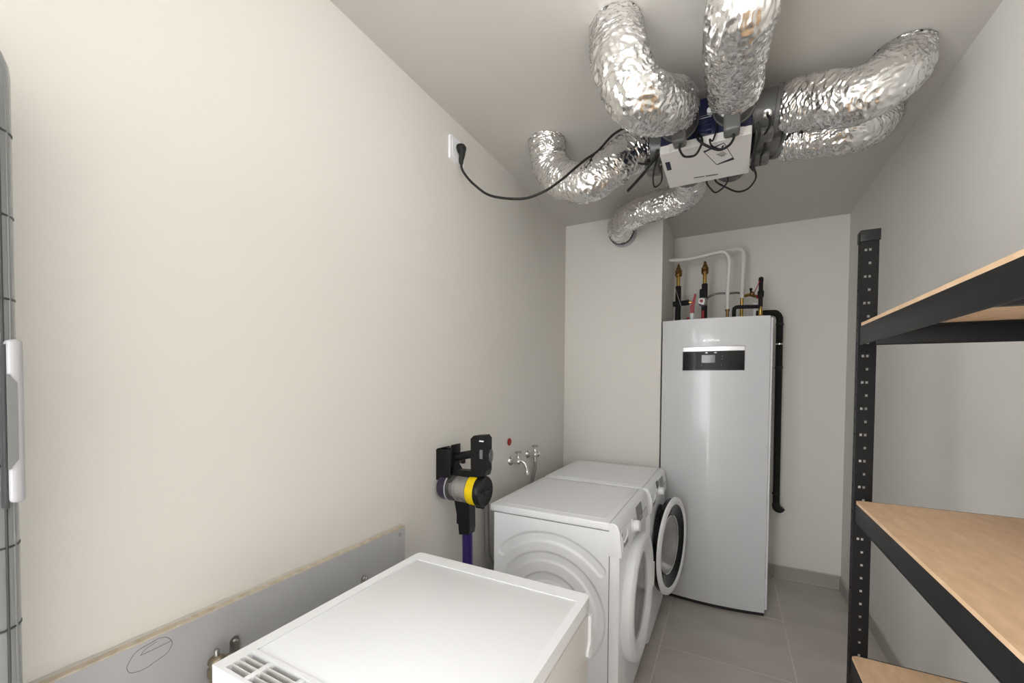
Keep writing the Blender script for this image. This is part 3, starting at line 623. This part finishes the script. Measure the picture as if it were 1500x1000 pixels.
# foil ducts
def duct(name, pts, r, label, seed, steps=44, segs=120, ends=(None, None), amp=1.0, sq=None):
    tt = thing(name, label, 'duct', pts[0], 'crumpled foil air ducts')
    P = spline(pts, steps); b = B(); R = []; n = len(P); Ltot = 0; prev = P[0]
    for i, (p, u, v) in enumerate(frames(P)):
        Ltot += (p-prev).length; prev = p; ring = []
        f0 = min(1, i/10); f1 = min(1, (n-1-i)/10); ease = min(f0, f1)
        rr = r*(.86+.14*math.sin(ease*pi/2)) * (1+.035*noise.noise(Vector((Ltot*9, seed, 0))))
        for k in range(segs):
            a = 2*pi*k/segs; d_ = u*cos(a)+v*sin(a)
            w0 = p+d_*r
            tw = .9*noise.noise(w0*7+Vector((seed, 0, 0)))
            q = Vector((Ltot*95+3.0*sin(a*1+seed)+5*tw, 2.2*cos(a)+seed*3, 2.2*sin(a)))
            r1_ = (1-min(1, abs(noise.noise(q))*2.4))**1.5                            # folds running round the duct
            q3 = Vector((Ltot*62+4.0*a/pi*sin(seed)+6*tw, seed+3.2*cos(a), 3.2*sin(a)-Ltot*9))
            r2_ = (1-min(1, abs(noise.noise(q3))*2.6))**1.5                           # oblique creases
            vd = noise.voronoi(w0*30+Vector((seed, 0, seed))+Vector((tw, tw, 0))*1.2)[0]
            loc = .5+.6*noise.noise(w0*8+Vector((0, seed, 0)))
            disp = 1.25*amp*(.0062*r1_*loc+.0058*r2_*(1.1-loc)+.0036*(vd[1]-vd[0]-.35)+.0018*noise.noise(w0*80)-.003)
            c_ = p+d_*(rr+disp)
            if c_.z > H-.004 and i < n-14: c_.z = H-.004
            ring.append(c_)
        R.append(ring)
    b.rings(R, 'foil', False, False)
    b.out('foil_sleeve', tt, smooth=28 if False else 180)
    return tt, P
dA, PA = duct('foil_duct', [(-.372,1.930,2.440),(-.428,1.875,2.399),(-.481,1.825,2.333),(-.575,1.80,2.285),(-.690,1.83,2.330),(-.770,1.85,2.425),(-.785,1.835,2.510),(-.785,1.83,2.560)], .086, 'crumpled foil duct crossed by the black power cord, rising by the left wall', 1.3)
dB, PB = duct('foil_duct', [(-.192,1.640,2.402),(-.197,1.540,2.358),(-.224,1.410,2.287),(-.264,1.310,2.268),(-.300,1.280,2.340),(-.325,1.305,2.433),(-.345,1.36,2.56)], .084, 'thick foil duct bending up and left from the front of the ventilation box', 2.7)
dC, PC = duct('foil_duct', [(-.002,1.650,2.412),(-.002,1.590,2.404),(-.004,1.470,2.380),(.003,1.320,2.360),(.012,1.240,2.360),(.019,1.250,2.435),(.021,1.28,2.56)], .087, 'thick foil duct rising straight toward the top edge of the photo', 4.1)
dD, PD = duct('foil_duct', [(.164,1.830,2.412),(.259,1.790,2.385),(.351,1.755,2.345),(.440,1.765,2.383),(.495,1.850,2.465),(.502,1.89,2.560)], .084, 'foil duct leaving the box to the right, front one of the two', 5.9)
dE, PE = duct('foil_duct', [(.176,2.080,2.415),(.302,2.060,2.400),(.410,2.070,2.392),(.478,2.120,2.430),(.515,2.190,2.50),(.518,2.20,2.560)], .082, 'foil duct leaving the box to the right, tucked behind its front neighbour', 7.2)
dF, PF = duct('foil_duct', [(-.190,2.165,2.416),(-.190,2.26,2.408),(-.208,2.360,2.396),(-.290,2.425,2.387),(-.399,2.45,2.386),(-.527,2.52,2.386),(-.625,2.66,2.390),(-.655,2.79,2.405),(-.660,2.835,2.410)], .078, 'foil duct running back to the pale closet wall', 8.8)
def ring_at(tt, p, d_, r, m, name, h=.012):
    B().lathe(Vector(p)-Vector(d_).normalized()*h/2, d_, [(0, r), (h*.2, r+.002), (h*.8, r+.002), (h, r)], m, 40, False, False).out(name, tt, solid=.002)
B().lathe((-.660, DC-.001, 2.412), (0, -1, 0), [(0, .088), (.008, .088), (.010, .078), (.075, .074)], 'lgrey', 40).out('wall_spigot', dF)
ring_at(dF, (-.658, 2.812, 2.408), (.08, 1, .1), .084, 'rubber', 'black_band')
ring_at(dE, (.206, 2.077, 2.411), (1, -.05, -.1), .078, 'rubber', 'black_band', .004)
ring_at(dD, (.180, 1.828, 2.409), (1, -.1, -.15), .082, 'grey', 'clamp', .012)

# ------------------------------------------------------------------ power outlet and cord
t = thing('wall_socket', 'square white wall socket high on the left wall under the ceiling', 'socket', (XL, 1.515, 2.40))
b = B(); b.prism(rrect(1.461, 1.566, 2.352, 2.452, .006), 'x', XL+.0005, XL+.011, 'plas'); b.out('frame', t)
b = B(); b.prism(rrect(1.474, 1.553, 2.365, 2.439, .004), 'x', XL+.010, XL+.0125, 'plas'); b.out('faceplate', t)
t = thing('power_cord', 'black plug and cord sagging from the wall socket to the ducts', 'cord', (XL+.02, 1.52, 2.38))
b = B(); mxp = Matrix.Translation((XL+.013, 1.520, 2.415)) @ Matrix.Rotation(radians(10), 4, 'Y')
b.lathe((0, 0, 0), (1, 0, 0), [(0, .020), (.012, .021), (.024, .019), (.032, .012), (.034, .002)], 'rubber', 24)
b.tube([(.018, 0, 0), (.022, 0, -.022), (.022, 0, -.050), (.024, 0, -.066)], lambda f: .017-.010*f, 'rubber', 16, 5)
b.mx(mxp); b.out('plug', t)
B().tube([(-1.050,1.520,2.355),(-1.056,1.522,2.335),(-1.045,1.535,2.305),(-1.005,1.55,2.258),(-.925,1.56,2.199),(-.787,1.58,2.168),(-.695,1.60,2.188),(-.635,1.635,2.236),(-.586,1.670,2.290),(-.555,1.715,2.340),(-.520,1.78,2.400),(-.46,1.83,2.485),(-.36,1.85,2.515),(-.262,1.86,2.50)], .0052, 'rubber', 12, 8).out('cord', t)

# ------------------------------------------------------------------ stick vacuum on its wall dock
VY = 1.42
t = thing('vacuum_dock', 'black wall dock that holds the stick vacuum on the left wall', 'dock', (XL, VY, 1.0))
b = B(); b.prism([(XL+.0005, .985), (XL+.0005, 1.112), (XL+.010, 1.118), (XL+.018, 1.118), (XL+.018, .985)], 'y', VY-.036, VY+.036, 'black'); b.out('backplate', t)
b = B(); b.box(XL+.018, XL+.074, VY-.036, VY-.031, .985, 1.115, 'black', bev=.0015); b.box(XL+.018, XL+.050, VY+.031, VY+.036, .985, 1.115, 'black', bev=.0015); b.box(XL+.018, XL+.074, VY-.036, VY+.036, .978, .990, 'black', bev=.002); b.box(XL+.070, XL+.076, VY-.030, VY+.034, 1.05, 1.135, 'black', bev=.002); b.out('cradle', t)
t = thing('stick_vacuum', 'black cordless stick vacuum with yellow ring and violet tube, hung on the left wall', 'vacuum cleaner', (-.95, VY, .02))
cz, CR = .955, .056
B().lathe((-1.072, VY, cz), (1, 0, 0), [(0, .044), (.004, .051), (.014, .056), (.045, .0565)], 'purple', 40).out('motor_housing', t)
B().lathe((-1.028, VY, cz), (1, 0, 0), [(0, .0575), (.006, .0575)], 'lgrey', 40).out('bin_rim', t)
B().lathe((-1.022, VY, cz), (1, 0, 0), [(0, CR), (.097, CR)], 'bin', 40).out('dust_bin', t)
B().lathe((-1.021, VY, cz), (1, 0, 0), [(0, .030), (.020, .036), (.024, .044), (.030, .044), (.034, .036), (.060, .038), (.064, .046), (.085, .047), (.094, .035)], 'drum', 32).out('cyclone', t)
B().lathe((-.925, VY, cz), (1, 0, 0), [(0, .0585), (.003, .060), (.038, .060)], 'yellow', 40).out('filter_ring', t)
b = B(); b.lathe((-.888, VY, cz), (1, 0, 0), [(0, .060), (.002, .062), (.022, .062), (.027, .058), (.025, .050), (.024, .012), (.029, .010), (.029, .001)], 'black', 48); b.box(-.866, -.858, VY-.030, VY+.030, cz-.003, cz+.003, 'black', bev=.001); b.out('filter_cap', t)
b = B(); b.prism([(-1.019, 1.008), (-.884, 1.008), (-.900, 1.030), (-.915, 1.036), (-.985, 1.032), (-1.003, 1.055), (-1.010, 1.12), (-1.045, 1.12), (-1.066, 1.02), (-1.066, .990), (-1.030, .990), (-1.02, 1.008)], 'y', VY-.018, VY+.018, 'black'); b.out('spine', t, smooth=0)
b = B(); b.tube([(-1.015, VY, 1.080), (-.965, VY, 1.092), (-.910, VY, 1.105)], .017, 'black', 18, 4); b.box(-.978, -.962, VY-.008, VY+.008, 1.058, 1.078, 'black', bev=.003); b.out('handle_grip', t)
b = B(); b.prism([(-.918, 1.012), (-.852, 1.022), (-.846, 1.045), (-.846, 1.172), (-.858, 1.185), (-.905, 1.180), (-.920, 1.166)], 'y', VY-.022, VY+.022, 'black'); b.out('battery_pack', t, smooth=0)
B().box(-.876, -.862, VY-.0235, VY-.021, 1.090, 1.126, 'disp').box(-.878, -.858, VY-.0235, VY-.021, 1.158, 1.163, 'plas').out('battery_label', t)
b = B(); b.ball((-.852, VY+.016, 1.098), .020, 'glass', (.7, 1, 1.6)); b.out('clear_hook', t)
b = B(); b.prism([(-.998, .905), (-.925, .905), (-.922, .80), (-.926, .775), (-.974, .768), (-.978, .81), (-.986, .812), (-.986, .85)], 'y', VY-.022, VY+.022, 'black'); b.out('tube_socket', t, smooth=0)
b = B(); b.tube([(-.948, VY, .79), (-.945, VY+.004, .45), (-.942, VY+.01, .09)], .0215, 'violet', 24, 3); b.out('tube', t)
b = B(); b.box(-.955, -.925, VY-.012, VY+.02, .04, .10, 'black', bev=.006); b.box(-1.06, -.82, VY-.04, VY+.06, .004, .055, 'purple', bev=.014, seg=3); b.out('floor_head', t)
B().box(-.905, -.868, VY-.006, VY+.006, cz-.071, cz-.060, 'black', bev=.002).out('bin_catch', t)

# ------------------------------------------------------------------ taps, hoses, red cap on the left wall
B().lathe((XL+.0005, 2.034, 1.062), (1, 0, 0), [(0, .020), (.004, .020), (.0055, .0155)], 'plas', 32).lathe((XL+.005, 2.034, 1.062), (1, 0, 0), [(0, .0115), (.002, .0115)], 'red', 24).out('pipe_marker', smooth=40, **T('small round red and white marker disc on the wall above the taps', 'marker'))
def tap(y, z, label, hose):
    t = thing('water_tap', label, 'tap', (XL, y, z), 'chrome taps on the left wall')
    B().lathe((XL+.0005, y, z), (1, 0, 0), [(0, .026), (.004, .025), (.012, .018), (.014, .012), (.030, .012), (.032, .015), (.044, .015)], 'chrome', 28).out('wall_flange', t)
    x = XL+.050
    B().ball((x, y, z), .0165, 'chrome').lathe((x, y, z), (0, 0, 1), [(0, .011), (.022, .011), (.024, .014), (.032, .013), (.034, .006), (.050, .006)], 'chrome', 20).out('body', t)
    b = B(); b.cyl((x, y-.026, z+.052), (x, y+.026, z+.052), .005, 'chromed', 10); b.cyl((x-.018, y, z+.052), (x+.018, y, z+.052), .005, 'chromed', 10); b.cyl((x, y, z+.046), (x, y, z+.058), .008, 'chromed', 14); b.out('handle', t)
    if not hose: B().tube([(x, y, z), (x+.018, y+.004, z+.004), (x+.040, y+.006, z-.012), (x+.050, y+.008, z-.044), (x+.050, y+.008, z-.066)], lambda f: .0105+.003*(f > .82), 'chrome', 16, 6).out('spout', t)
    else:
        B().lathe((x, y, z), (.15, 1, 0), [(0, .010), (.02, .010), (.022, .017), (.034, .017)], 'chrome', 18).out('side_knob', t)
        B().cyl((x, y, z-.006), (x+.002, y-.002, z-.042), .0125, 'chromed', 14).out('hose_nut', t)
    return t
tap(2.050, .953, 'chrome wall tap with bare curved spout, directly below the red marker', False)
tap(2.275, .958, 'chrome wall tap with a grey hose attached, farther from the vacuum', True)
def hose(pts, r, label, m='greyh'):
    o = B().tube(pts, r, m, 14, 8).out('water_hose'); o['label'] = label; o['category'] = 'hose'; return o
hose([(-1.030,2.273,.915),(-1.028,2.268,.88),(-1.035,2.25,.82),(-1.045,2.225,.75),(-1.045,2.20,.60),(-1.02,2.25,.45),(-.95,2.30,.42)], .0105, 'grey hose hanging from the farther tap behind the white machines')
hose([(-1.060,1.745,.92),(-1.058,1.752,.82),(-1.055,1.754,.72),(-1.055,1.756,.62),(-1.055,1.775,.52),(-1.045,1.835,.43),(-1.0,1.90,.30)], .0125, 'grey hose running down the wall between the vacuum and dryer')

# ------------------------------------------------------------------ clear plastic cabinet at the left edge
CX0, CX1, CY0, CY1, CZ1 = -1.070, -.905, -.42, .2035, 1.905
t = thing('clear_cabinet', 'tall grey see-through plastic cabinet edge with rounded top at the left border', 'cabinet', ((CX0+CX1)/2, (CY0+CY1)/2, 0))
def shell(x0, x1, y0, y1, z0, z1, r, m, name, th=.004):
    b = B(); zs = [z0]+[z1-r+r*sin(a) for a in [pi/2*k/8 for k in range(9)]]; ins = [0]+[r*(1-cos(a)) for a in [pi/2*k/8 for k in range(9)]]
    b.rings([[Vector((px, py, z)) for px, py in rrect(x0+i*.5, x1-i*.5, y0+i, y1-i, max(.03-i*.25, .012), 6)] for z, i in zip(zs, ins)], m)
    return b.out(name, t, smooth=50, solid=None)
shell(CX0, CX1, CY0, CY1, .03, CZ1, .075, 'clear', 'outer_shell')
b = B()
for k in range(12):
    z = 1.745-k*.118
    b.rings([[Vector((px, py, zz)) for px, py in rrect(CX0-.0005, CX1+.0005, CY0-.0005, CY1+.0005, .0305, 6)] for zz in (z, z+.003)], 'smoke', False, False)
b.out('rib', t, solid=.001)
B().tube([(CX1-.0088, CY1-.0088, .04), (CX1-.0088, CY1-.0088, 1.83)], .0016, 'rail', 8, 1).out('bright_edge', t)
B().tube([(CX1-.0030, CY1-.0175, .04), (CX1-.0030, CY1-.0175, 1.83)], .0018, 'smoke', 8, 1).out('edge_seal', t)
hb = B(); HX0, HX1, HY0, HY1 = CX1-.004, CX1+.020, CY1-.018, CY1-.0025
hb.box(HX0, HX1, HY0, HY1, 1.222, 1.4525, 'lgrey', bev=.006, seg=4); hd = hb.out('handle', t)
b = B(); b.prism([(HY0-.001, 1.270), (HY0+.0085, 1.284), (HY0+.0085, 1.392), (HY0-.001, 1.404)], 'x', HX1-.003, HX1+.0006, 'rail'); b.out('grip_recess', hd, label='duller grey recess along the handle')
B().box(HX0+.002, HX1-.006, HY0-.004, HY0+.001, 1.215, 1.445, 'smoke', bev=.001).out('handle_seal', hd)
B().box(CX0+.01, CX1-.01, CY0+.01, CY1-.01, 0, .032, 'rail', bev=.003).out('base', t)
